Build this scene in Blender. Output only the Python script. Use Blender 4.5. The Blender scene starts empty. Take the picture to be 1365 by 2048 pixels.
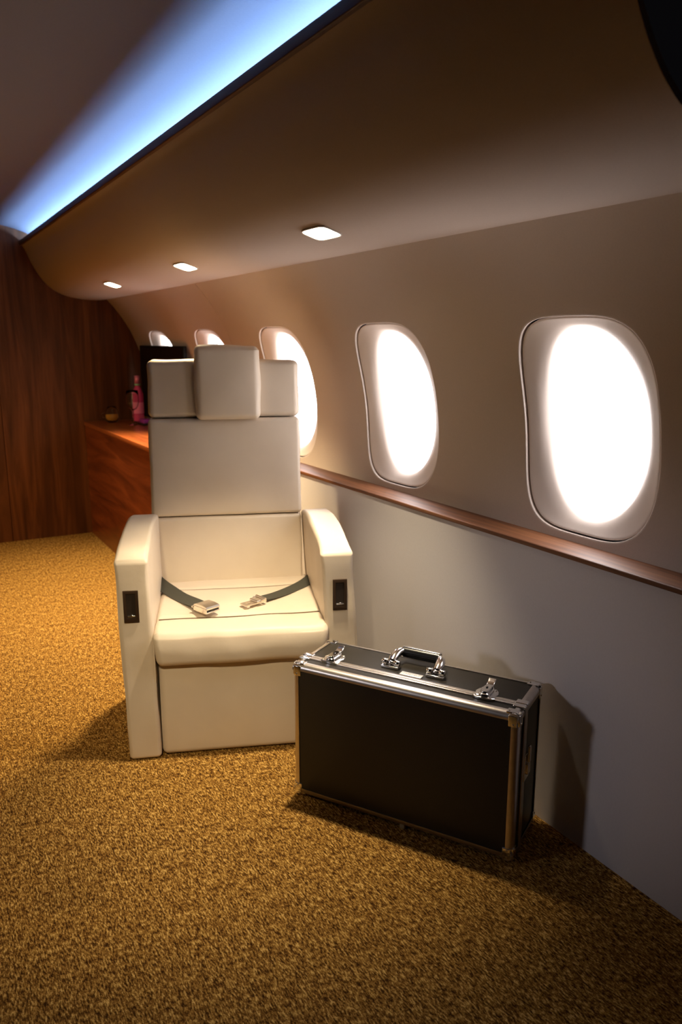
import bpy, bmesh, math, random
from math import sin, cos, pi, atan2, hypot, tan, exp
from mathutils import Vector, Matrix, noise

random.seed(7)
SC = bpy.context.scene
COL = SC.collection

# ------------------------------------------------------------------ materials
def new_mat(name):
    m = bpy.data.materials.new(name); m.use_nodes = True
    nt = m.node_tree; nt.nodes.clear()
    out = nt.nodes.new('ShaderNodeOutputMaterial')
    b = nt.nodes.new('ShaderNodeBsdfPrincipled')
    nt.links.new(b.outputs['BSDF'], out.inputs['Surface'])
    return m, nt, b, out

def coords(nt, scale=(1, 1, 1), rot=(0, 0, 0)):
    tc = nt.nodes.new('ShaderNodeTexCoord'); mp = nt.nodes.new('ShaderNodeMapping')
    mp.inputs['Scale'].default_value = scale; mp.inputs['Rotation'].default_value = rot
    nt.links.new(tc.outputs['Object'], mp.inputs['Vector'])
    return mp.outputs['Vector']

def noise_tex(nt, vec, scale, detail=4, rough=.55, dist=0.0):
    n = nt.nodes.new('ShaderNodeTexNoise'); n.inputs['Scale'].default_value = scale
    n.inputs['Detail'].default_value = detail; n.inputs['Roughness'].default_value = rough
    n.inputs['Distortion'].default_value = dist
    nt.links.new(vec, n.inputs['Vector']); return n.outputs['Fac']

def ramp(nt, fac, stops):
    r = nt.nodes.new('ShaderNodeValToRGB'); e = r.color_ramp.elements
    while len(e) < len(stops): e.new(.5)
    for el, (p, c) in zip(e, stops): el.position = p; el.color = (*c, 1)
    nt.links.new(fac, r.inputs['Fac']); return r.outputs['Color']

def bump(nt, b, height, strength, dist):
    n = nt.nodes.new('ShaderNodeBump'); n.inputs['Strength'].default_value = strength
    n.inputs['Distance'].default_value = dist
    nt.links.new(height, n.inputs['Height']); nt.links.new(n.outputs['Normal'], b.inputs['Normal'])

def plain(name, col, rough=.5, metal=0.0, spec=.5, nscale=0, nbump=0.0, var=.06, trans=0.0, ior=1.45):
    m, nt, b, out = new_mat(name)
    b.inputs['Roughness'].default_value = rough; b.inputs['Metallic'].default_value = metal
    b.inputs['Specular IOR Level'].default_value = spec
    b.inputs['Transmission Weight'].default_value = trans; b.inputs['IOR'].default_value = ior
    v = coords(nt)
    f = noise_tex(nt, v, nscale or 6, 3)
    lo = tuple(c * (1 - var) for c in col); hi = tuple(min(1, c * (1 + var)) for c in col)
    nt.links.new(ramp(nt, f, [(.3, lo), (.7, hi)]), b.inputs['Base Color'])
    if nbump:
        bump(nt, b, noise_tex(nt, v, nscale, 4), .5, nbump)
    return m

def emit(name, col, strength):
    m, nt, b, out = new_mat(name)
    nt.nodes.remove(b)
    e = nt.nodes.new('ShaderNodeEmission'); e.inputs['Color'].default_value = (*col, 1)
    e.inputs['Strength'].default_value = strength
    nt.links.new(e.outputs[0], out.inputs['Surface']); return m

def wood(name, stops, stretch, scale, rough, bumpd=.0004, spec=.4, coat=0.0):
    m, nt, b, out = new_mat(name)
    v = coords(nt, stretch)
    f = noise_tex(nt, v, scale, 6, .62, 1.2)
    nt.links.new(ramp(nt, f, stops), b.inputs['Base Color'])
    b.inputs['Roughness'].default_value = rough; b.inputs['Specular IOR Level'].default_value = spec
    b.inputs['Coat Weight'].default_value = coat; b.inputs['Coat Roughness'].default_value = .25
    bump(nt, b, f, .4, bumpd); return m

M = {}
def leather():
    m, nt, b, out = new_mat('cream_leather')
    v = coords(nt)
    f = noise_tex(nt, v, 5, 3)
    nt.links.new(ramp(nt, f, [(.3, (.61, .515, .415)), (.7, (.67, .57, .46))]), b.inputs['Base Color'])
    b.inputs['Roughness'].default_value = .47; b.inputs['Specular IOR Level'].default_value = .4
    a = noise_tex(nt, v, 420, 2); w = noise_tex(nt, v, 9, 3)
    mx = nt.nodes.new('ShaderNodeMath'); mx.operation = 'MULTIPLY_ADD'; mx.inputs[1].default_value = 12.0
    nt.links.new(w, mx.inputs[0]); nt.links.new(a, mx.inputs[2])
    bump(nt, b, mx.outputs[0], .35, .0004)
    return m
M['leather'] = leather()
M['seam'] = plain('stitched_seam', (.13, .09, .055), .8, spec=.1)
M['wall'] = plain('beige_wall_vinyl', (.56, .475, .42), .55, spec=.35, nscale=260, nbump=.00025, var=.03)
M['lower'] = plain('pale_lower_wall', (.63, .605, .62), .6, spec=.3, nscale=200, nbump=.0002, var=.02)
M['liner'] = plain('window_liner_plastic', (.70, .61, .55), .42, spec=.4, nscale=8, var=.02)
M['valance'] = plain('valance_fabric', (.45, .365, .31), .8, spec=.12, nscale=300, nbump=.0003, var=.03)
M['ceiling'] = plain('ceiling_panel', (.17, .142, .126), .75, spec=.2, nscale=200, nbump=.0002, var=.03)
M['pane'] = emit('daylight_diffuser_pane', (1.0, .95, .95), 10.2)
M['lens'] = emit('downlight_lens', (1.0, .80, .52), 30.0)
M['led'] = emit('blue_led', (.21, .43, 1.0), 125.0)
M['dark_trim'] = wood('dark_wood_lip', [(.3, (.05, .022, .012)), (.7, (.11, .05, .026))], (30, 1, 30), 1.5, .5)
M['bulkhead'] = wood('bulkhead_veneer', [(.25, (.040, .0125, .0035)), (.5, (.10, .033, .0095)), (.75, (.19, .063, .019))], (9, 9, .55), 1.6, .5, spec=.12)
M['cabinet'] = wood('mahogany_veneer', [(.25, (.05, .010, .003)), (.5, (.15, .031, .008)), (.78, (.28, .066, .018))], (7, .8, 9), 1.7, .33, coat=.25)
M['cabinet_top'] = wood('mahogany_top', [(.25, (.16, .035, .01)), (.5, (.30, .075, .02)), (.78, (.45, .13, .035))], (12, .6, 12), 1.5, .3, coat=.4)
M['ledge'] = wood('walnut_ledge', [(.25, (.06, .022, .009)), (.5, (.15, .056, .022)), (.75, (.28, .115, .046))], (16, .55, 16), 1.7, .5, spec=.3)
M['black_panel'] = plain('black_case_laminate', (.021, .017, .012), .40, spec=.45, nscale=300, nbump=.00012, var=.15)
M['alu'] = plain('brushed_aluminium', (.68, .62, .56), .33, 1.0, nscale=40, var=.06)
M['chrome'] = plain('chrome', (.88, .87, .86), .12, 1.0, nscale=20, var=.02)
M['brushed'] = plain('satin_steel', (.80, .74, .66), .24, 1.0, nscale=30, var=.03)
M['plate'] = plain('silver_plate', (.82, .80, .78), .45, .6, nscale=30, var=.02)
M['ink'] = plain('grey_print', (.45, .44, .42), .5)
M['black_plastic'] = plain('black_plastic', (.012, .012, .012), .25, spec=.5)
M['black_rubber'] = plain('black_rubber', (.02, .018, .016), .7)
M['tan_foot'] = plain('tan_foot', (.45, .33, .16), .6)
M['bronze'] = plain('dark_bronze', (.075, .045, .028), .35, .6)
M['shade_plate'] = plain('pocket_shade', (.02, .012, .008), .5)
M['webbing'] = plain('charcoal_webbing', (.050, .048, .036), .75, nscale=500, nbump=.0004, var=.2)
M['screen'] = plain('tv_glass', (.005, .005, .006), .3, spec=.2)
M['tv_body'] = plain('tv_casing', (.008, .008, .009), .6, spec=.2)
M['glass'] = plain('clear_glass', (.97, .98, .97), .03, trans=1.0, var=.0, ior=1.36)
M['pink_glass'] = plain('pink_bottle', (.75, .08, .26), .12, trans=.15, var=.1)
M['pink_cap'] = plain('pink_foil', (.80, .25, .42), .3, .3)
M['green_band'] = plain('green_band', (.25, .5, .3), .4)
M['label'] = plain('pale_pink_label', (.84, .20, .42), .45)
M['amber'] = plain('amber_liquid', (.9, .42, .05), .08, trans=.4)
M['purple'] = plain('purple_card', (.30, .03, .34), .5)

def carpet():
    m, nt, b, out = new_mat('golden_brown_carpet')
    v1 = coords(nt, (1, .30, 1), (0, 0, .05))
    f1 = noise_tex(nt, v1, 270, 3, .62)
    f2 = noise_tex(nt, v1, 90, 2, .5)
    v2 = coords(nt)
    f3 = noise_tex(nt, v2, 330, 2, .6)
    a = nt.nodes.new('ShaderNodeMath'); a.operation = 'MULTIPLY_ADD'; a.inputs[1].default_value = .35
    nt.links.new(f2, a.inputs[0]); nt.links.new(f1, a.inputs[2])
    c = nt.nodes.new('ShaderNodeMath'); c.operation = 'MULTIPLY_ADD'; c.inputs[1].default_value = .35
    nt.links.new(f3, c.inputs[0]); nt.links.new(a.outputs[0], c.inputs[2])
    d = nt.nodes.new('ShaderNodeMath'); d.operation = 'DIVIDE'; d.inputs[1].default_value = 1.7
    nt.links.new(c.outputs[0], d.inputs[0])
    nt.links.new(ramp(nt, d.outputs[0], [(.41, (.045, .016, .003)), (.475, (.20, .092, .018)), (.535, (.42, .225, .048)), (.60, (.80, .52, .17))]), b.inputs['Base Color'])
    b.inputs['Roughness'].default_value = .95; b.inputs['Specular IOR Level'].default_value = .1
    bump(nt, b, d.outputs[0], .8, .012)
    return m
M['carpet'] = carpet()

# ------------------------------------------------------------------ mesh helpers
class MB:
    def __init__(s): s.v = []; s.f = []
    def add(s, vs, fs):
        o = len(s.v); s.v += [tuple(p) for p in vs]; s.f += [tuple(i + o for i in f) for f in fs]
    def build(s, name, mat, parent=None, smooth=True, weld=True, recalc=True, angle=None):
        me = bpy.data.meshes.new(name)
        bm = bmesh.new()
        bv = [bm.verts.new(p) for p in s.v]
        for f in s.f:
            try: bm.faces.new([bv[i] for i in f])
            except ValueError: pass
        if weld: bmesh.ops.remove_doubles(bm, verts=bm.verts, dist=1e-6)
        if recalc: bmesh.ops.recalc_face_normals(bm, faces=bm.faces)
        if angle is not None:
            for e in bm.edges:
                if len(e.link_faces) == 2 and e.calc_face_angle(0) > angle: e.smooth = False
        bm.to_mesh(me); bm.free()
        me.polygons.foreach_set('use_smooth', [smooth] * len(me.polygons)); me.update()
        me.materials.append(M[mat])
        o = bpy.data.objects.new(name, me); COL.objects.link(o)
        if parent is not None: o.parent = parent
        return o
    def box(s, x0, x1, y0, y1, z0, z1):
        s.add([(x, y, z) for z in (z0, z1) for y in (y0, y1) for x in (x0, x1)],
              [(0, 2, 3, 1), (4, 5, 7, 6), (0, 1, 5, 4), (2, 6, 7, 3), (0, 4, 6, 2), (1, 3, 7, 5)])
    def rbox(s, x0, x1, y0, y1, z0, z1, r, k=4, m=(6, 6, 6), fn=None):
        """a box with rounded edges, gridded so that fn(point, normal) can shape it"""
        c = ((x0 + x1) / 2, (y0 + y1) / 2, (z0 + z1) / 2)
        h = (abs(x1 - x0) / 2, abs(y1 - y0) / 2, abs(z1 - z0) / 2)
        r = min(r, min(h) * .999)
        def axis(i):
            a = [-(h[i] - r) - r * tan((1 - j / k) * pi / 4) for j in range(k)]
            fl = [-(h[i] - r) + 2 * (h[i] - r) * j / m[i] for j in range(m[i] + 1)]
            return a + fl + [-q for q in reversed(a)]
        A = [axis(i) for i in range(3)]
        for d in range(3):
            e, g = (d + 1) % 3, (d + 2) % 3
            for sg in (-1, 1):
                vs = []; ne, ng = len(A[e]), len(A[g])
                for ae in A[e]:
                    for ag in A[g]:
                        p = [0, 0, 0]; p[d] = sg * h[d]; p[e] = ae; p[g] = ag
                        q = [max(-(h[i] - r), min(h[i] - r, p[i])) for i in range(3)]
                        n = Vector([p[i] - q[i] for i in range(3)]).normalized()
                        P = Vector(q) + n * r + Vector(c)
                        vs.append(P if fn is None else fn(P, n))
                fs = [(i * ng + j, i * ng + j + 1, (i + 1) * ng + j + 1, (i + 1) * ng + j) for i in range(ne - 1) for j in range(ng - 1)]
                if sg < 0: fs = [tuple(reversed(f)) for f in fs]
                s.add(vs, fs)
    def loft(s, rings, closed=True, caps=True):
        o = []; n = len(rings[0])
        vs = [p for r in rings for p in r]; fs = []
        for i in range(len(rings) - 1):
            for j in range(n if closed else n - 1):
                a = i * n + j; b = i * n + (j + 1) % n
                fs.append((a, b, b + n, a + n))
        if caps and closed:
            fs.append(tuple(range(n))[::-1]); fs.append(tuple(range((len(rings) - 1) * n, len(rings) * n)))
        s.add(vs, fs)
    def tube(s, pts, r, n=12, caps=True):
        pts = [Vector(p) for p in pts]; rings = []
        t0 = (pts[1] - pts[0]).normalized()
        up = Vector((0, 0, 1)) if abs(t0.z) < .9 else Vector((1, 0, 0))
        a = t0.cross(up).normalized()
        for i, p in enumerate(pts):
            t = (pts[min(i + 1, len(pts) - 1)] - pts[max(i - 1, 0)]).normalized()
            a = (a - t * a.dot(t)).normalized(); b = t.cross(a)
            rr = r[i] if isinstance(r, (list, tuple)) else r
            rings.append([p + a * rr * cos(2 * pi * j / n) + b * rr * sin(2 * pi * j / n) for j in range(n)])
        s.loft(rings, True, caps)
    def lathe(s, prof, c=(0, 0, 0), n=32):
        rings = [[(c[0] + r * cos(2 * pi * j / n), c[1] + r * sin(2 * pi * j / n), c[2] + z) for j in range(n)] for r, z in prof]
        s.loft(rings, True, True)
    def prism(s, poly, axis, a0, a1):
        """polygon in two axes extruded along the third (0 x, 1 y, 2 z)"""
        def P(p, a):
            q = [0, 0, 0]; q[axis] = a; o = [i for i in range(3) if i != axis]; q[o[0]] = p[0]; q[o[1]] = p[1]; return q
        s.loft([[P(p, a0) for p in poly], [P(p, a1) for p in poly]], True, True)

def tag(o, label, cat, kind=None, group=None):
    o['label'] = label; o['category'] = cat
    if kind: o['kind'] = kind
    if group: o['group'] = group
    return o
def thing(name, label, cat, loc=(0, 0, 0), rz=0.0, kind=None, group=None):
    o = bpy.data.objects.new(name, None); COL.objects.link(o)
    o.empty_display_size = .05; o.location = loc; o.rotation_euler = (0, 0, rz)
    return tag(o, label, cat, kind, group)

def catmull(pts, n=8):
    P = [Vector(p) for p in pts]; P = [P[0] * 2 - P[1]] + P + [P[-1] * 2 - P[-2]]; out = []
    for i in range(1, len(P) - 2):
        for j in range(n):
            t = j / n; a, b, c, d = P[i - 1:i + 3]
            out.append(.5 * ((2 * b) + (c - a) * t + (2 * a - 5 * b + 4 * c - d) * t * t + (3 * b - a - 3 * c + d) * t ** 3))
    return out + [P[-2]]

# ------------------------------------------------------------------ cabin dimensions (metres)
Y0, Y1 = 0.15, 5.45                   # cabin length in view, y runs towards the bulkhead
WX = 1.449                            # face of the lower side wall
CX, CZ, CR = .66, .95, .904           # circle of the curved fuselage wall
LEDGE_Z = .775
VAL_Y0 = .785                         # near end of the overhead valance

# floor
b = MB(); b.box(-1.5, 1.62, -1.2, Y1 + .06, -.04, 0)
tag(b.build('floor', 'carpet', smooth=False), 'golden brown flecked loop carpet over the whole cabin floor', 'floor', 'structure')

# bulkhead: two veneer panels with a fine joint
b = MB(); b.box(.607, 1.60, Y1, Y1 + .03, 0, 2.12); b.box(-1.5, .602, Y1, Y1 + .03, 0, 2.12); b.box(-1.5, 1.6, Y1 + .008, Y1 + .04, 0, 2.12)
tag(b.build('wall_back', 'bulkhead', smooth=False), 'dark wood veneer bulkhead wall at the end of the cabin', 'wall', 'structure')

# lower side wall
b = MB(); b.box(WX, WX + .04, Y0, 3.395, 0, LEDGE_Z - .0132)
tag(b.build('wall_right_lower', 'lower', smooth=False), 'plain pale lower side wall under the wooden ledge', 'wall', 'structure')

# ledge board with rounded nose
b = MB(); b.rbox(WX - .008, 1.56, Y0, 3.395, LEDGE_Z - .013, LEDGE_Z, .004, 3, (2, 4, 1))
tag(b.build('trim_1', 'ledge'), 'long polished walnut ledge running under the oval windows', 'ledge', 'structure')

# curved upper wall with window holes
def W(s, y, n=0.0):
    a = s / CR
    return (CX + (CR + n) * cos(a), y, CZ + (CR + n) * sin(a))
SB, ST = -.20, .735
WIN = [1.44, 2.31, 3.165, 4.035, 4.90]
WS = .135                              # window centre along the wall's arc
HA, HB, HP = .2275, .290, 3.7          # half width, half height, squareness of the hole
def sup(th, a, b, p):
    c, s_ = cos(th), sin(th)
    k = (abs(c / a) ** p + abs(s_ / b) ** p) ** (-1 / p)
    return k * c, k * s_
NA = 112
edges_y = [1.005, 1.875, 2.74, 3.713, 4.47, Y1]
wall = MB()
def plain_strip(y0, y1):
    ns = 40
    wall.add([W(SB + (ST - SB) * i / ns, y) for i in range(ns + 1) for y in (y0, y1)],
             [(2 * i, 2 * i + 1, 2 * i + 3, 2 * i + 2) for i in range(ns)])
plain_strip(Y0, edges_y[0])
for i, wy in enumerate(WIN):
    ya, yb = edges_y[i] + (.004 if i == 3 else 0), edges_y[i + 1]
    th = sorted(set([2 * pi * j / NA for j in range(NA)] + [atan2(s_ - WS, y - wy) % (2 * pi) for s_ in (SB, ST) for y in (ya, yb)]))
    rings = []
    prof = [(1.0, .026), (1.0, .010), (1.0, .0035), (1.0012, .0012), (1.004, .0003), (1.02, 0)]
    for k, n in prof:
        rings.append([W(WS + sup(t, HA, HB, HP)[1] * k, wy + sup(t, HA, HB, HP)[0] * k, n) for t in th])
    for q in [j / 9 for j in range(1, 10)]:
        ring = []
        for t in th:
            hx, hy = sup(t, HA * 1.02, HB * 1.02, HP)
            c, s_ = cos(t), sin(t)
            d = min(((yb - wy) if c > 0 else (ya - wy)) / c if abs(c) > 1e-9 else 9, ((ST - WS) if s_ > 0 else (SB - WS)) / s_ if abs(s_) > 1e-9 else 9)
            x_, y_ = hx + (d * c - hx) * q, hy + (d * s_ - hy) * q
            ring.append(W(WS + y_, wy + x_))
        rings.append(ring)
    wall.loft(rings, True, False)
    if i == 3:                                        # returns of the panel joint
        for yy in (edges_y[3], ya):
            ns = 30
            wall.add([W(SB + (ST - SB) * j / ns, yy, n) for j in range(ns + 1) for n in (0, .012)], [(2 * j, 2 * j + 1, 2 * j + 3, 2 * j + 2) for j in range(ns)])
        ns = 30
        wall.add([W(SB + (ST - SB) * j / ns, yy, .012) for j in range(ns + 1) for yy in (edges_y[3], ya)], [(2 * j, 2 * j + 1, 2 * j + 3, 2 * j + 2) for j in range(ns)])
tag(wall.build('wall_right', 'wall', recalc=False), 'curved beige upper side wall pierced by the row of windows', 'wall', 'structure')

wl = ['oval window nearest the camera, above the black case, fully in view', 'second oval window from the front, between the chair and the case',
      'third oval window, half hidden by the cream chair back', 'fourth window, its top showing just left of the chair headrest',
      'farthest window, its top showing above the black television']
for i, wy in enumerate(WIN):
    root = thing('window_%d' % (i + 1), wl[i], 'window', W(WS, wy), 0, 'structure')
    def ring(ax, bx, p, n, dy=0, ds=0):
        return [Vector(W(WS + ds + sup(2 * pi * j / NA, ax, bx, p)[1], wy + dy + sup(2 * pi * j / NA, ax, bx, p)[0], n)) - root.location for j in range(NA)]
    rings = [ring(HA - .0042, HB - .0042, HP, .034), ring(HA - .0042, HB - .0042, HP, .0095), ring(HA - .0055, HB - .0055, HP, .0078), ring(HA - .008, HB - .008, HP, .008)]
    a0, b0, a1, b1 = HA - .008, HB - .008, .165, .243
    for j in range(1, 15):
        t = j / 14
        e = t
        rings.append(ring(a0 + (a1 - a0) * e, b0 + (b1 - b0) * e, HP + (2.25 - HP) * min(1, t * 1.15), .008 + .020 * t + .016 * t ** 5))
    for da, n in [(.005, .053), (.009, .063), (.011, .073), (.012, .084)]:
        rings.append(ring(a1 - da, b1 - da, 2.2, n))
    l = MB(); l.loft(rings, True, False); l.build('window_liner', 'liner', root, recalc=False)
    p = MB(); p.loft([ring(a1 - .008, b1 - .008, 2.2, .0815), ring(a1 - .008, b1 - .008, 2.2, .0845)], True, True)
    p.build('window_pane', 'pane', root, smooth=False)

# overhead valance
VP = [(p.x, p.y) for p in catmull([(.806, 1.893, 0), (.826, 1.862, 0), (.858, 1.785, 0), (.905, 1.700, 0), (.965, 1.635, 0), (1.05, 1.590, 0), (1.159, 1.569, 0), (1.265, 1.566, 0), (1.345, 1.574, 0)], 8)]
def vnorm(i):
    a = VP[max(i - 1, 0)]; c = VP[min(i + 1, len(VP) - 1)]
    d = Vector((c[0] - a[0], c[1] - a[1])).normalized(); return Vector((d.y, -d.x)) * -1
back = [(VP[i][0] + vnorm(i).x * .012, VP[i][1] + vnorm(i).y * .012) for i in range(len(VP))]
b = MB(); poly = VP + back[::-1]
ys = [VAL_Y0, VAL_Y0 + .01] + [VAL_Y0 + (Y1 - VAL_Y0) * j / 12 for j in range(1, 13)]
b.loft([[(x, y, z) for x, z in poly] for y in ys], True, True)
tag(b.build('trim_2', 'valance', angle=.9), 'big smooth taupe overhead valance curving out above the windows', 'valance', 'structure')
b = MB(); b.rbox(.796, .812, VAL_Y0, Y1 - .002, 1.886, 1.914, .003, 2, (1, 4, 1))
tag(b.build('trim_3', 'dark_trim'), 'thin dark wood lip along the upper edge of the valance', 'trim', 'structure')

# ceiling
CP = [(p.x, p.y) for p in catmull([(-1.5, 1.97, 0), (-.8, 2.03, 0), (-.1, 2.045, 0), (.35, 2.035, 0), (.65, 2.007, 0), (.80, 1.975, 0), (.90, 1.93, 0), (1.02, 1.83, 0), (1.10, 1.70, 0), (1.12, 1.60, 0)], 7)]
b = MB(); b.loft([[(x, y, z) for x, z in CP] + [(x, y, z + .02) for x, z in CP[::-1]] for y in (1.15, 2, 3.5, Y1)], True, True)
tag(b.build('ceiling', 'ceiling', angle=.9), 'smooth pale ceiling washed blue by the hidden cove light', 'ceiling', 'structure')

# ------------------------------------------------------------------ lamps
led = thing('led_strip', 'blue LED strip hidden behind the dark wood lip of the valance', 'light strip', (.912, 3.32, 1.848))
b = MB(); b.box(-.028, .028, -2.1, 2.11, -.004, 0); b.build('strip_base', 'plate', led, smooth=False)
b = MB(); b.box(-.025, .025, -2.1, 2.11, 0, .004); b.build('light_band', 'led', led, smooth=False)

def vx(x):
    for i in range(len(VP) - 1):
        if VP[i][0] <= x <= VP[i + 1][0]:
            t = (x - VP[i][0]) / (VP[i + 1][0] - VP[i][0]); return VP[i][1] + t * (VP[i + 1][1] - VP[i][1])
LX = 1.060; LZ = vx(LX); slope = atan2(vx(LX + .04) - vx(LX - .04), .08)
dl = ['square recessed downlight nearest the camera, largest of the three in the valance', 'middle of the three square downlights in the valance', 'farthest and smallest of the three square downlights, near the bulkhead']
LY = [1.962, 3.09, 4.245]
for i, y in enumerate(LY):
    d = thing('downlight', dl[i], 'ceiling light', (LX, y, LZ), 0, None, 'downlights in the valance')
    d.rotation_euler = (0, -slope, 0)
    b = MB()
    o = [(sup(2 * pi * j / 48, .036, .070, 5)) for j in range(48)]; ii = [(sup(2 * pi * j / 48, .033, .066, 5)) for j in range(48)]
    b.loft([[(p[0], p[1], .004) for p in o], [(p[0], p[1], -.003) for p in o], [(p[0], p[1], -.003) for p in ii], [(p[0], p[1], .004) for p in ii]], True, False)
    b.build('bezel', 'liner', d, angle=.6)
    b = MB(); b.loft([[(p[0], p[1], .004) for p in ii], [(p[0], p[1], -.0015) for p in ii]], True, True)
    b.build('lens', 'lens', d, smooth=False)

def spot(name, loc, target, power, col, size, blend, radius):
    l = bpy.data.lights.new(name, 'SPOT'); l.energy = power; l.color = col; l.spot_size = math.radians(size); l.spot_blend = blend
    l.shadow_soft_size = radius
    o = bpy.data.objects.new(name, l); COL.objects.link(o); o.location = loc
    o.rotation_euler = (Vector(target) - Vector(loc)).to_track_quat('-Z', 'Y').to_euler(); return o
WARM = (1.0, .82, .55)
for i, y in enumerate(LY):
    spot('downlight_lamp', (LX - .005, y, LZ - .02), (LX - (.13 if i == 0 else .22), y + (.13 if i == 0 else 0), 0), [102, 170, 150][i], (WARM, (1.0, .76, .42), (1.0, .76, .42))[i], (77, 104, 82)[i], 1.0, .03)
# a chair fill light, then the matching lamps of the opposite valance (out of frame, on the cabin's other side)
spot('chair_fill_spot', (-.15, .55, 1.97), (.74, 2.2, .38), 135, (1.0, .80, .48), 30, 1.0, .04)  # unseen spot added to brighten the chair front
for y, pw in ((3.09, 20), (4.245, 115)):
    spot('opposite_lamp', (-1.0, y, 1.56), (-.35, y, 0) if y < 4 else (0, y + .25, 0), pw, (1.0, .66, .27), 110, .8, .05)

spot('opposite_window_light', (-1.25, 1.9, 1.12), (1.449, 1.42, .44), 28, (.96, .92, 1.0), 30, 1.0, .12)

# ------------------------------------------------------------------ chair
CH = thing('lounge_chair', 'cream leather executive seat with armrests, headrest and lap belt', 'chair', (.537, 2.282, 0), math.radians(-20.5))
def lerp(a, b, t): return a + (b - a) * t
def interp(tab, x):
    if x <= tab[0][0]: return tab[0][1]
    for (x0, y0), (x1, y1) in zip(tab, tab[1:]):
        if x <= x1:
            t = (x - x0) / (x1 - x0)
            return y0 + (y1 - y0) * t
    return tab[-1][1]
def wob(P, a, sc, seed=0):
    return a * noise.noise(Vector(P) * sc + Vector((seed, seed * 1.7, 3.1)))
TOP = [(0, .655), (.03, .666), (.08, .677), (.16, .688), (.26, .696), (.36, .699), (.46, .694), (.54, .682), (.62, .66)]
def arm(side):
    if side < 0: ub, ut, w = -.002, -.014, .098
    else: ub, ut, w = .652, .612, .100
    h = .68
    def fn(P, n):
        t = P.z / h
        z = P.z * interp(TOP, P.y) / h
        x = P.x + lerp(ub, ut, min(1, t * 1.03))
        y = P.y
        if n.y < -.5: y += .004 * sin(pi * min(1, max(0, t))) + wob((P.x, 0, P.z), .004, 9, side + 3)
        if abs(n.x) > .5: x += n.x * (wob((0, P.y, P.z), .004, 7, side) + .004 * sin(pi * t) * sin(pi * P.y / .57))
        if n.z > .5: z += wob((P.x, P.y, 0), .003, 9, side + 1)
        # pulled leather at the corners of the top front edge
        e = exp(-((P.y) ** 2 + (P.z - h) ** 2) / .0006)
        x += (1 if P.x > w / 2 else -1) * .003 * e
        return Vector((x, y, z))
    b = MB(); b.rbox(0, w, 0, .57, .004, h, .013, 4, (6, 26, 26), fn)
    a = b.build('armrest', 'leather', CH)
    # seam between the top strip and the inner side
    iu = (ut + w - .0035) if side < 0 else (ut + .0035)
    pts = [(iu + (.0005 if side < 0 else -.0005), v, interp(TOP, v) - .016) for v in [.012 + .5 * j / 24 for j in range(25)]]
    s = MB(); s.tube(pts, .0016, 8); s.build('seam', 'seam', a)
    # recessed pull handle on the front
    hx = .0295 if side < 0 else .671; hz = .5145 if side < 0 else .5185
    f = MB()
    o = [(-.0225, -.050), (.0225, -.050), (.0225, .050), (-.0225, .050)]; q = [(-.0135, -.037), (.0135, -.037), (.0135, .040), (-.0135, .040)]
    yy = .0005
    f.loft([[(hx + x, yy + .004, hz + z) for x, z in o], [(hx + x, yy - .004, hz + z) for x, z in o], [(hx + x, yy - .0045, hz + z) for x, z in [(p[0] * .96, p[1] * .97) for p in o]],
            [(hx + x, yy - .004, hz + z) for x, z in q], [(hx + x, yy + .006, hz + z) for x, z in q]], True, False)
    hd = f.build('recessed_handle', 'bronze', a, angle=.5)
    hd['label'] = 'dark bronze recessed handle plate'
    k = MB(); k.box(hx - .0145, hx + .0145, yy - .0012, yy + .005, hz - .038, hz + .041); k.build('shade_plate', 'shade_plate', hd, smooth=False)  # flat dark plate, its colour stands in for shade in the hollow
    k = MB(); k.rbox(hx - .012, hx + .012, yy - .003, yy + .003, hz - .034, hz - .029, .0015, 2, (1, 1, 1)); k.lathe([(.0001, 0), (.004, 0), (.004, .003), (.0001, .003)], (hx + (.001), yy - .001, hz - .029), 12)
    k.build('latch', 'chrome', hd)
    return a
arm(-1); arm(1)

# base box under the seat
def fb(P, n):
    y = P.y + (.004 * sin(pi * P.z / .32) if n.y < -.5 else 0) + (wob((P.x, 0, P.z), .003, 6, 5) if n.y < -.5 else 0)
    return Vector((P.x, y, P.z))
b = MB(); b.rbox(.099, .632, .012, .60, .004, .325, .02, 4, (14, 8, 12), fb); b.build('base', 'leather', CH)

# seat cushion: three padded strips with stitched grooves
def fs(P, n):
    x, y, z = P
    if n.z > .3:
        z -= .006 * exp(-((y - .118) / .013) ** 2) + .006 * exp(-((y - .41) / .010) ** 2)
        z += .003 * sin(pi * min(1, max(0, (y + .02) / .138))) if y < .118 else .004 * sin(pi * min(1, (y - .118) / .29))
        z += .012 * (y - .1)                          # rises a little towards the back
        z += wob((x, y, 0), .004, 8, 2)
    if n.y < -.3:
        t = (z - .318) / .10
        y -= .006 * sin(pi * min(1, max(0, t)))
        y += wob((x, 0, z), .006, 10, 8)
    # front corners tuck in below
    t = max(0, (.40 - z) / .08)
    if y < .1: x = .358 + (x - .358) * (1 - .035 * min(1, t))
    return Vector((x, y, z))
b = MB(); b.rbox(.088, .634, -.022, .54, .316, .428, .022, 5, (26, 110, 8), fs); b.build('seat', 'leather', CH)
for v0, zz in ((.1175, .4250), (.4085, .4280)):
    s = MB(); s.tube([(.10 + .52 * j / 12, v0, zz + wob((.10 + .52 * j / 12, v0, 0), .004, 8, 2) - .0008) for j in range(13)], .0018, 6); s.build('seat_seam', 'seam', CH)

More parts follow.
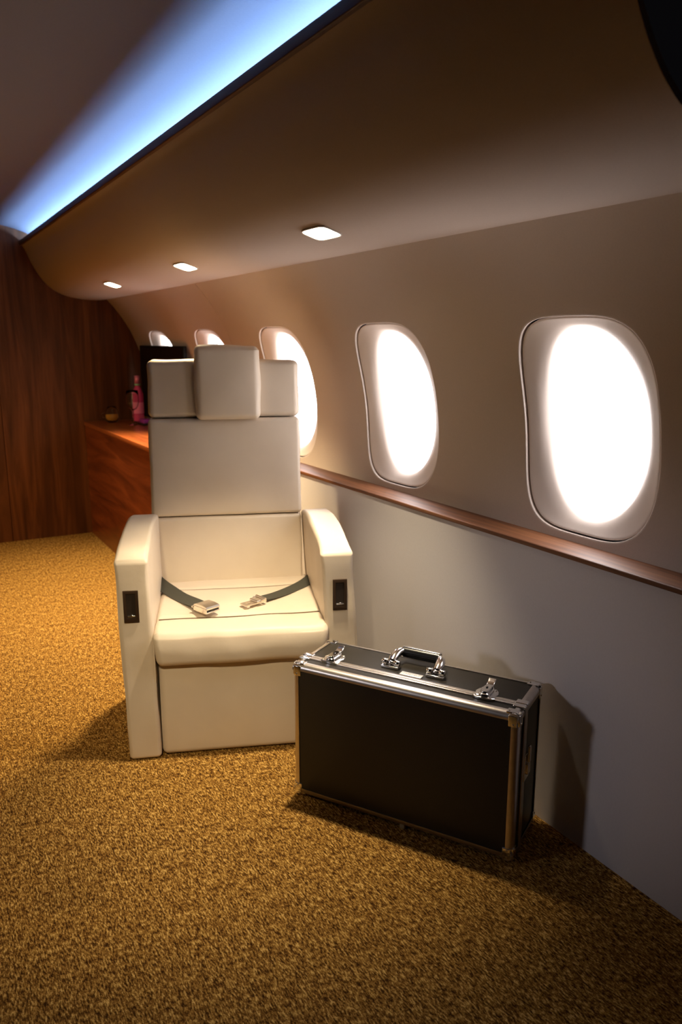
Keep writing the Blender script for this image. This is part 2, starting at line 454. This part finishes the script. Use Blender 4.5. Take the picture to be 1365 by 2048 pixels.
# reclined back: lumbar, middle and top cushions, then the headrest
def lean(v0): return lambda P: Vector((P.x, P.y + v0 + .12 * (P.z - .45), P.z))
def back_cushion(name, u0, u1, z0, z1, r, v0, th, pf=.006, sd=0, fnx=None):
    L_ = lean(v0)
    def fn(P, n):
        Q = Vector(P)
        if n.y < -.4:
            a = sin(pi * (P.x - u0) / (u1 - u0)) ** .5 if u0 < P.x < u1 else 0
            c = sin(pi * (P.z - z0) / (z1 - z0)) ** .5 if z0 < P.z < z1 else 0
            Q.y -= pf * a * c; Q.y += wob((P.x, 0, P.z), .003, 7, sd)
        if abs(n.x) > .4: Q.x += n.x * wob((0, P.y, P.z), .004, 9, sd)
        if n.z > .4 and fnx: Q.z += wob((P.x, P.y, 0), .005, 8, sd)
        return L_(Q)
    b = MB(); b.rbox(u0, u1, 0, th, z0, z1, r, 5, (22, 6, 16), fn)
    return b.build(name, 'leather', CH)
back_cushion('lumbar_cushion', .066, .610, .415, .6685, .012, .500, .11, .005, 1)
back_cushion('back_cushion', .061, .611, .6715, 1.0245, .014, .500, .12, .008, 2)
back_cushion('shoulder_cushion', .064, .612, 1.0275, 1.234, .022, .505, .12, .004, 3, True)
back_cushion('headrest', .232, .468, 1.022, 1.287, .024, .462, .065, .008, 4, True)
b = MB()
L_ = lean(.60)
b.rbox(.075, .60, 0, .03, .10, 1.215, .012, 3, (4, 2, 10), lambda P, n: L_(P)); b.build('back_shell', 'leather', CH)

# lap belt
def ribbon(mb, path, wdir, w, t=.0016):
    rings = []
    P = [Vector(p) for p in path]
    for i, p in enumerate(P):
        d = (P[min(i + 1, len(P) - 1)] - P[max(i - 1, 0)]).normalized()
        wd = Vector(wdir[i] if isinstance(wdir, list) else wdir); wd = (wd - d * wd.dot(d)).normalized(); n = d.cross(wd).normalized()
        rings.append([p + wd * w / 2 - n * t, p + wd * w / 2 + n * t, p - wd * w / 2 + n * t, p - wd * w / 2 - n * t])
    mb.loft(rings, True, True)
sz = .4385
b = MB()
pth = catmull([(.070, .505, .438), (.086, .435, .447), (.120, .365, .446), (.165, .285, .442), (.215, .205, .446), (.235, .168, .449)], 6)
wd = [Vector(a).lerp(Vector(c_), j / (len(pth) - 1)) for j in range(len(pth)) for a, c_ in [((.35, .80, .42), (.83, .52, .15))]]
ribbon(b, pth, wd, .047); b.build('belt_strap', 'webbing', CH, angle=.6)
b = MB()
pth = catmull([(.640, .455, .440), (.60, .375, .443), (.545, .310, .442), (.49, .258, .442), (.445, .222, .445)], 6)
wd = [Vector(a).lerp(Vector(c_), j / (len(pth) - 1)) for j in range(len(pth)) for a, c_ in [((-.4, .8, .38), (-.55, .8, .12))]]
ribbon(b, pth, wd, .038); b.build('belt_strap', 'webbing', CH, angle=.6)

def place(mb_fn, name, mat, loc, rz, parent, tilt=0, angle=.6, rx=0):
    m_ = MB(); mb_fn(m_)
    T = Matrix.Translation(loc) @ Matrix.Rotation(rz, 4, 'Z') @ Matrix.Rotation(tilt, 4, 'Y') @ Matrix.Rotation(rx, 4, 'X')
    m_.v = [tuple(T @ Vector(p)) for p in m_.v]
    return m_.build(name, mat, parent, angle=angle)
# buckle: local +x points out of its mouth
BL, BR = (.252, .138, .4425), math.radians(-52)
def fbk(m_):
    m_.rbox(-.034, .034, -.026, .026, 0, .005, .002, 2, (1, 1, 1))
    for sy in (-1, 1): m_.rbox(-.034, .034, sy * .026 - .002, sy * .026 + .002, 0, .018, .0015, 2, (1, 1, 1))
    m_.rbox(-.036, -.028, -.026, .026, .002, .018, .003, 2, (1, 1, 1))
    m_.tube([(-.036, -.031, .012), (-.036, .031, .012)], .0035, 10)
bk = place(fbk, 'buckle', 'brushed', BL, BR, CH, rx=.04)
bk['label'] = 'steel lift lever belt buckle'
def flid(m_):
    poly = [(-.034, .019), (-.020, .024), (.010, .0245), (.032, .0215), (.0355, .017), (.0355, .0125), (.030, .0125), (.028, .017), (-.030, .016)]
    m_.prism(poly, 1, -.0265, .0265)
place(flid, 'buckle_lid', 'brushed', BL, BR, bk, angle=.5)
def fmouth(m_): m_.box(-.02, .0335, -.0235, .0235, .0055, .012)
place(fmouth, 'buckle_mouth', 'black_plastic', BL, BR, bk)
# tongue with adjuster: local +x points towards the buckle
TL, TR = (.412, .196, .4405), math.radians(214)
def ftg(m_):
    o = [(-.01, -.019), (.046, -.019), (.05, -.015), (.05, .015), (.046, .019), (-.01, .019)]
    i_ = [(.022, -.010), (.032, -.010), (.0335, -.008), (.0335, .008), (.032, .010), (.022, .010)]
    m_.loft([[(x, y, 0) for x, y in i_], [(x, y, 0) for x, y in o], [(x, y, .003) for x, y in o], [(x, y, .003) for x, y in i_], [(x, y, 0) for x, y in i_]], True, False)
tg = place(ftg, 'belt_tongue', 'brushed', TL, TR, CH)
tg['label'] = 'flat steel belt tongue with slot'
def fadj(m_):
    m_.rbox(-.018, .006, -.024, .024, .002, .011, .004, 3, (2, 2, 1))
    m_.tube([(-.026, -.025, .011), (-.026, .025, .011)], .005, 12)
    for sy in (-1, 1): m_.rbox(-.030, -.008, sy * .024 - .002, sy * .024 + .002, .001, .013, .0015, 2, (1, 1, 1))
place(fadj, 'belt_adjuster', 'brushed', TL, TR, tg)

# ------------------------------------------------------------------ case
KL, KD, KT, KZ = .654, .213, .416, .010
CS = thing('hard_case', 'black aluminium-edged hard case standing on its edge beside the cream chair', 'case', (.9012, 1.8565, 0), -1.027)
DS = .060                                   # depth of the front lid; the rest is the body
RE = .015
b = MB(); b.rbox(.004, KL - .004, .003, DS - .004, KZ + .004, KT - .0025, .010, 3, (4, 2, 4)); b.build('lid_shell', 'black_panel', CS)
b = MB(); b.rbox(.004, KL - .004, DS + .004, KD - .003, KZ + .004, KT - .0025, .010, 3, (4, 3, 4)); body = b.build('body_shell', 'black_panel', CS)
# extruded aluminium edges: quarter-round profiles along every outer edge
def quarter(mb, p0, p1, d1, d2, r=RE, leg=.0185):
    """p0-p1 is the outer edge line, d1 and d2 point inwards along the two faces"""
    p0, p1, d1, d2 = map(Vector, (p0, p1, d1, d2)); t = .0016
    prof = [(leg, -.0), (leg, -t)]
    prof = []
    for a, c_ in [(leg, 0), (leg, -t), (r, -t)]: prof.append((a, c_))
    for j in range(1, 8):
        th = j / 8 * pi / 2
        prof.append((r - (r + t) * sin(th), r - (r + t) * cos(th)))
    for a, c_ in [(-t, r), (-t, leg), (0, leg)]: prof.append((a, c_))
    prof += [(.001, r * .9), (r * .35, r * .35), (r * .9, .001)]
    mb.loft([[p + d1 * a + d2 * c_ for a, c_ in prof] for p in (p0, p1)], True, True)
x0, x1, y0, y1, z0, z1 = 0.002, KL - .002, 0.002, KD - .002, KZ + .002, KT - .002
X, Y, Z = Vector((1, 0, 0)), Vector((0, 1, 0)), Vector((0, 0, 1))
def edge(p0, p1, d1, d2, **k):
    m_ = MB(); quarter(m_, p0, p1, d1, d2, **k); m_.build('edge_profile', 'alu', CS, angle=.5)
for yy, dy in ((y0, Y), (y1, -Y)):
    edge((x0, yy, z1), (x1, yy, z1), dy, -Z); edge((x0, yy, z0), (x1, yy, z0), dy, Z)
    edge((x0, yy, z0), (x0, yy, z1), X, dy); edge((x1, yy, z0), (x1, yy, z1), -X, dy)
for xx, dx in ((x0, X), (x1, -X)):
    for zz, dz in ((z0, Z), (z1, -Z)):
        edge((xx, y0, zz), (xx, DS - .002, zz), dx, dz); edge((xx, DS + .002, zz), (xx, y1, zz), dx, dz)
# the double closing strip where lid and body meet
for ya, yb in ((DS - .011, DS - .0008), (DS + .0008, DS + .012)):
    m_ = MB()
    for (a, c_) in ((0, 1),):
        t = .0018
        m_.rbox(-.0004, KL + .0004, ya, yb, KT - .004, KT + t * .6, .0012, 2, (2, 1, 1)); m_.rbox(-.0004, KL + .0004, ya, yb, KZ - t * .6, KZ + .004, .0012, 2, (2, 1, 1))
        m_.rbox(-t * .6, .004, ya, yb, KZ, KT, .0012, 2, (1, 1, 2)); m_.rbox(KL - .004, KL + t * .6, ya, yb, KZ, KT, .0012, 2, (1, 1, 2))
    m_.build('closing_strip', 'alu', CS)
# chrome corners with rivets
def corner(xx, yy, zz, dx, dy, dz):
    m_ = MB(); s_ = .030; r = .0145; e = .0022
    def f(P, n): return Vector((xx + dx * P.x, yy + dy * P.y, zz + dz * P.z))
    m_.rbox(-e, s_ * .8, -e, s_ * .8, -e, s_, .0145, 5, (2, 2, 2), f)
    # rounded tabs that lie on the three faces, each with a rivet
    m_.rbox(.004, .026, -.0026, .004, .004, .034, .002, 2, (2, 1, 2), f)
    m_.rbox(.004, .034, .004, .026, -.0026, .004, .002, 2, (2, 2, 1), f)
    m_.rbox(-.0026, .004, .004, .026, .004, .034, .002, 2, (1, 2, 2), f)
    c_ = m_.build('corner_cap', 'chrome', CS)
    for p, ax in (((.013, -.003, .028), 1), ((.028, .013, -.003), 2), ((-.003, .013, .028), 0)):
        rv = MB(); rv.rbox(*sum([[q - (.0025 if i != ax else .0014), q + (.0025 if i != ax else .0014)] for i, q in enumerate(p)], []), .0013, 2, (1, 1, 1), f)
        rv.build('rivet', 'brushed', c_)
for xx, dx in ((x0, 1), (x1, -1)):
    for yy, dy in ((y0, 1), (y1, -1)):
        for zz, dz in ((z0, 1), (z1, -1)): corner(xx, yy, zz, dx, dy, dz)
# small chrome tabs beside the closing strip at the top ends
for xx, dx in ((.004, 1), (KL - .004, -1)):
    m_ = MB(); a0, a1 = sorted((xx - dx * .006, xx + dx * .026))
    m_.rbox(a0, a1, DS + .001, DS + .022, KT - .004, KT + .003, .0025, 3, (1, 1, 1)); m_.rbox(a0, a1, DS - .020, DS - .003, KT - .004, KT + .0025, .002, 3, (1, 1, 1)); m_.build('corner_tab', 'chrome', CS)

# butterfly latches on the top: local x along the case, local y towards the back
def latch(cx_, cy_, top=True):
    zt = KT + .0018
    pl = [(-.030, -.022), (-.020, -.027), (.020, -.027), (.030, -.022), (.026, -.006), (.030, .006), (.026, .022), (.018, .034), (-.018, .034), (-.026, .022), (-.030, .006), (-.026, -.006)]
    m_ = MB(); m_.loft([[(cx_ + x, cy_ + y, z) for x, y in [(p[0] * k, p[1] * k) for p in pl]] for z, k in ((zt - .003, 1), (zt + .0022, 1), (zt + .0032, .95))], True, True)
    for x, y in ((-.022, -.019), (.022, -.019), (-.019, .026), (.019, .026)): m_.lathe([(.0001, 0), (.003, 0), (.002, .0016), (.0001, .002)], (cx_ + x, cy_ + y, zt + .003), 10)
    la = m_.build('latch', 'chrome', CS, angle=.7)
    m_ = MB()
    N = 40; ring = lambda a, b_, z, n=3.0: [(cx_ + sup(2 * pi * j / N, a, b_, n)[0], cy_ + .002 + sup(2 * pi * j / N, a, b_, n)[1], z) for j in range(N)]
    m_.loft([ring(.0165, .029, zt + .003), ring(.0165, .029, zt + .009), ring(.0145, .027, zt + .0115), ring(.0125, .025, zt + .011), ring(.0125, .025, zt + .007)], True, False)
    m_.build('latch_ring', 'chrome', la)
    m_ = MB()
    m_.loft([ring(.011, .0235, zt + .006), ring(.011, .0235, zt + .0145), ring(.0095, .022, zt + .0165)], True, True)
    m_.lathe([(.0001, 0), (.003, 0), (.002, .0014), (.0001, .0016)], (cx_, cy_ + .006, zt + .0165), 12)
    m_.build('latch_body', 'chrome', la, angle=.7)
    m_ = MB(); m_.rbox(cx_ - .0025, cx_ + .0025, cy_ + .0025, cy_ + .0095, zt + .0166, zt + .0185, .0008, 2, (1, 1, 1)); m_.build('keyhole', 'black_plastic', la)
    # raised thumb tab behind
    m_ = MB()
    def f(P, n):
        t = max(0, (P.y - (cy_ + .024)) / .026); return Vector((P.x, P.y, P.z + .011 * t * t))
    m_.rbox(cx_ - .010, cx_ + .010, cy_ + .022, cy_ + .050, zt + .010, zt + .0145, .002, 3, (3, 8, 1), f); m_.build('thumb_tab', 'chrome', la)
latch(.093, .074); latch(.546, .068)

# carrying handle: two hinged brackets, chrome arms, black grip with a chrome spine
hx0, hx1, hy = .256, .390, .112
HB_ = []
for hx in (hx0, hx1):
    hdl = MB()
    hdl.rbox(hx - .026, hx + .026, hy - .013, hy + .012, KT - .002, KT + .006, .002, 2, (2, 2, 1))
    hdl.tube([(hx - .026, hy, KT + .0125), (hx + .026, hy, KT + .0125)], .0050, 14)
    hdl.tube([(hx - .026, hy, KT + .0125), (hx - .011, hy, KT + .0125)], .0085, 14); hdl.tube([(hx + .011, hy, KT + .0125), (hx + .026, hy, KT + .0125)], .0085, 14)
    for sx in (-1, 1): hdl.rbox(hx + sx * .0185 - .0075, hx + sx * .0185 + .0075, hy - .0085, hy + .0085, KT + .003, KT + .013, .002, 2, (1, 1, 1))
    HB_.append(hdl.build('handle_bracket', 'chrome', CS))
gy = .172; gz = KT + .0255
def arm_piece(sx, xb, xg):
    m_ = MB(); rings = []
    path = catmull([(xb, hy, KT + .0135), (xb + sx * .0, hy + .022, KT + .023), (xb + sx * .004, hy + .044, KT + .0275), (xg, gy, gz)], 5)
    for i, p in enumerate(path):
        t = i / (len(path) - 1); w = .0105 + .0035 * sin(pi * t) ; h = .0075 + .006 * t
        rings.append([(p.x + w * cos(2 * pi * j / 16), p.y, p.z + h * sin(2 * pi * j / 16)) for j in range(16)])
    m_.loft(rings, True, True)
    return m_

g = MB(); g.tube([(hx0 + .013 + (hx1 - hx0 - .026) * j / 10, gy, gz) for j in range(11)], .0155, 20); grip = g.build('grip', 'black_plastic', CS, angle=.8)
arm_piece(1, hx0, hx0 + .016).build('handle_arm', 'chrome', grip); arm_piece(-1, hx1, hx1 - .016).build('handle_arm', 'chrome', grip)
g = MB(); g.rbox(hx0 + .010, hx1 - .010, gy - .006, gy + .007, gz + .0125, gz + .0170, .002, 3, (6, 2, 1)); g.build('grip_spine', 'chrome', grip)
# maker's plate with worn lettering
g = MB(); g.rbox(.297, .360, .0775 - .0008, .0975, KT - .003, KT + .0012, .001, 2, (1, 1, 1)); pl_ = g.build('name_plate', 'plate', CS)
pl_['label'] = 'small silver plate with worn grey lettering'
g = MB(); x = .306
for w_, st in ((.005, 0), (.004, 1), (.005, 2), (.004, 1), (.005, 0), (.004, 2), (.005, 1), (.004, 0)):
    za, zb = KT + .0010, KT + .0015
    g.box(x, x + .0009, .083, .0925, za, zb)
    if st != 1: g.box(x, x + w_, .0918, .0927, za, zb)
    if st != 0: g.box(x, x + w_, .083, .0838, za, zb)
    if st == 2: g.box(x + w_ - .0009, x + w_, .083, .088, za, zb)
    x += w_ + .0016
g.build('lettering', 'ink', pl_, smooth=False)
# clasp on the end face
g = MB()
g.rbox(KL - .002, KL + .0035, .060, .100, .205, .275, .002, 2, (1, 2, 2)); g.rbox(KL + .002, KL + .010, .070, .090, .222, .252, .003, 3, (1, 2, 2)); g.rbox(KL + .004, KL + .012, .074, .086, .255, .300, .003, 3, (1, 1, 3)); g.build('side_clasp', 'brushed', CS)
# feet
for xx in (.05, KL - .05):
    for yy in (.05, KD - .04):
        g = MB(); g.rbox(xx - .012, xx + .012, yy - .012, yy + .012, 0, KZ + .004, .002, 2, (1, 1, 1)); g.build('foot', 'black_rubber', CS)
g = MB(); g.rbox(.337, .352, .008, .03, 0, KZ + .003, .002, 2, (1, 1, 1)); g.build('foot', 'tan_foot', CS)['label'] = 'small tan foot under the front edge'
# hinges' carry strap end showing behind the handle is part of the rear edge

# ------------------------------------------------------------------ cabinet and what stands on it
CB = thing('cabinet', 'low reddish mahogany cabinet along the side wall behind the chair', 'cabinet', (1.28, 4.42, 0))
b = MB(); b.box(1.118 - 1.28, WX - .004 - 1.28, 3.42 - 4.42, 5.445 - 4.42, 0.0, .745); b.build('carcass', 'cabinet', CB, smooth=False)
b = MB(); b.rbox(1.112 - 1.28, 1.535 - 1.28, 3.40 - 4.42, 5.445 - 4.42, .746, .771, .003, 2, (2, 2, 1)); b.build('top', 'cabinet_top', CB)

TV = thing('television', 'black flat television on the cabinet against the window wall', 'television', (1.485, 4.84, .771))
b = MB(); b.rbox(-.012, .010, -.45, .45, .035, .502, .006, 3, (1, 2, 2)); b.build('casing', 'tv_body', TV)
b = MB(); b.box(-.0132, -.0115, -.438, .438, .05, .490); b.build('screen', 'screen', TV, smooth=False)
b = MB(); b.rbox(-.045, .04, -.12, .12, 0, .008, .003, 2, (2, 2, 1)); b.rbox(-.008, .008, -.05, .05, .005, .06, .003, 2, (1, 1, 1)); b.build('stand', 'tv_body', TV)

# wine glass
r = thing('wine_glass', 'stemmed clear wine glass standing in front of the pink bottle', 'glass', (1.345, 5.06, .771))
b = MB(); b.lathe([(.0001, 0), (.034, 0), (.034, .002), (.012, .006), (.0045, .014), (.004, .085), (.008, .094)], (0, 0, 0)); b.build('stem', 'glass', r)
b = MB(); b.lathe([(.008, .094), (.024, .104), (.036, .125), (.042, .155), (.041, .185), (.037, .222), (.0355, .222), (.0395, .185), (.0405, .155), (.034, .126), (.022, .1065), (.0001, .098)], (0, 0, 0)); b.build('bowl', 'glass', r)
# pink bottle
BT = thing('bottle', 'slim pink bottle standing behind the wine glass near the television', 'bottle', (1.421, 5.20, .783))
b = MB(); b.lathe([(.0001, 0), (.034, 0), (.036, .004), (.036, .16), (.034, .18), (.026, .205), (.017, .225), (.0155, .235), (.0155, .26), (.0001, .26)], (0, 0, 0)); b.build('glass_body', 'pink_glass', BT)
b = MB(); b.lathe([(.0175, .232), (.0185, .234), (.0185, .242), (.0175, .244)], (0, 0, 0)); b.build('neck_band', 'green_band', BT)
b = MB(); b.lathe([(.0165, .246), (.0185, .246), (.0175, .295), (.0001, .297)], (0, 0, 0)); b.build('foil_cap', 'pink_cap', BT)
b = MB(); b.lathe([(.0364, .05), (.0367, .052), (.0367, .12), (.0364, .122)], (0, 0, 0)); b.build('paper_label', 'label', BT)
# tumbler
r = thing('tumbler', 'small round clear glass with an amber drink on the cabinet corner', 'glass', (1.262, 5.28, .771))
b = MB(); b.lathe([(.0001, 0), (.028, 0), (.040, .012), (.046, .035), (.044, .06), (.034, .088), (.027, .105), (.0255, .105), (.0325, .087), (.0425, .06), (.0445, .035), (.038, .014), (.0001, .008)], (0, 0, 0)); b.build('bowl', 'glass', r)
b = MB(); b.lathe([(.0001, .010), (.036, .016), (.042, .036), (.0405, .056), (.0001, .056)], (0, 0, 0)); b.build('drink', 'amber', r)
b = MB(); b.tube([(-.043, 0, .066), (-.06, 0, .066), (-.068, 0, .052), (-.062, 0, .036), (-.045, 0, .030)], .0045, 10); b.build('handle', 'glass', r)
# tray and card
b = MB(); b.rbox(-.042, .030, -.15, .13, 0, .012, .004, 2, (2, 2, 1))
t_ = b.build('serving_tray', 'black_plastic'); t_.location = (1.427, 5.125, .771)
tag(t_, 'flat black tray on the cabinet under the pink bottle', 'tray')
b = MB(); b.rbox(-.03, .03, -.05, .05, 0, .022, .003, 2, (2, 2, 1))
t2 = b.build('gift_box', 'purple'); t2.location = (1.427, 5.055, .783)
tag(t2, 'small flat purple box on the black tray beside the bottle', 'box')

# ------------------------------------------------------------------ world, camera, view
w = bpy.data.worlds.new('world'); w.use_nodes = True; SC.world = w
bg = w.node_tree.nodes.get('Background') or w.node_tree.nodes.new('ShaderNodeBackground')
bg.inputs['Color'].default_value = (.55, .5, .6, 1); bg.inputs['Strength'].default_value = .004

cam = bpy.data.cameras.new('camera'); co = bpy.data.objects.new('camera', cam); COL.objects.link(co)
pitch, yaw = math.radians(12.3268), math.radians(29.7444)
co.location = (0, 0, 1.3); co.rotation_euler = (pi / 2 - pitch, 0, -yaw)
cam.sensor_fit = 'VERTICAL'; cam.sensor_height = 36; cam.lens = 1562.6 / 2048 * 36
cam.clip_start = .05
cam.dof.use_dof = True; cam.dof.focus_distance = 2.05; cam.dof.aperture_fstop = 4.0
SC.camera = co
SC.view_settings.view_transform = 'Standard'; SC.view_settings.look = 'None'
SC.view_settings.exposure = 0; SC.view_settings.gamma = 1; SC.view_settings.use_curve_mapping = False
SC.cycles.max_bounces = 8; SC.cycles.use_denoising = True
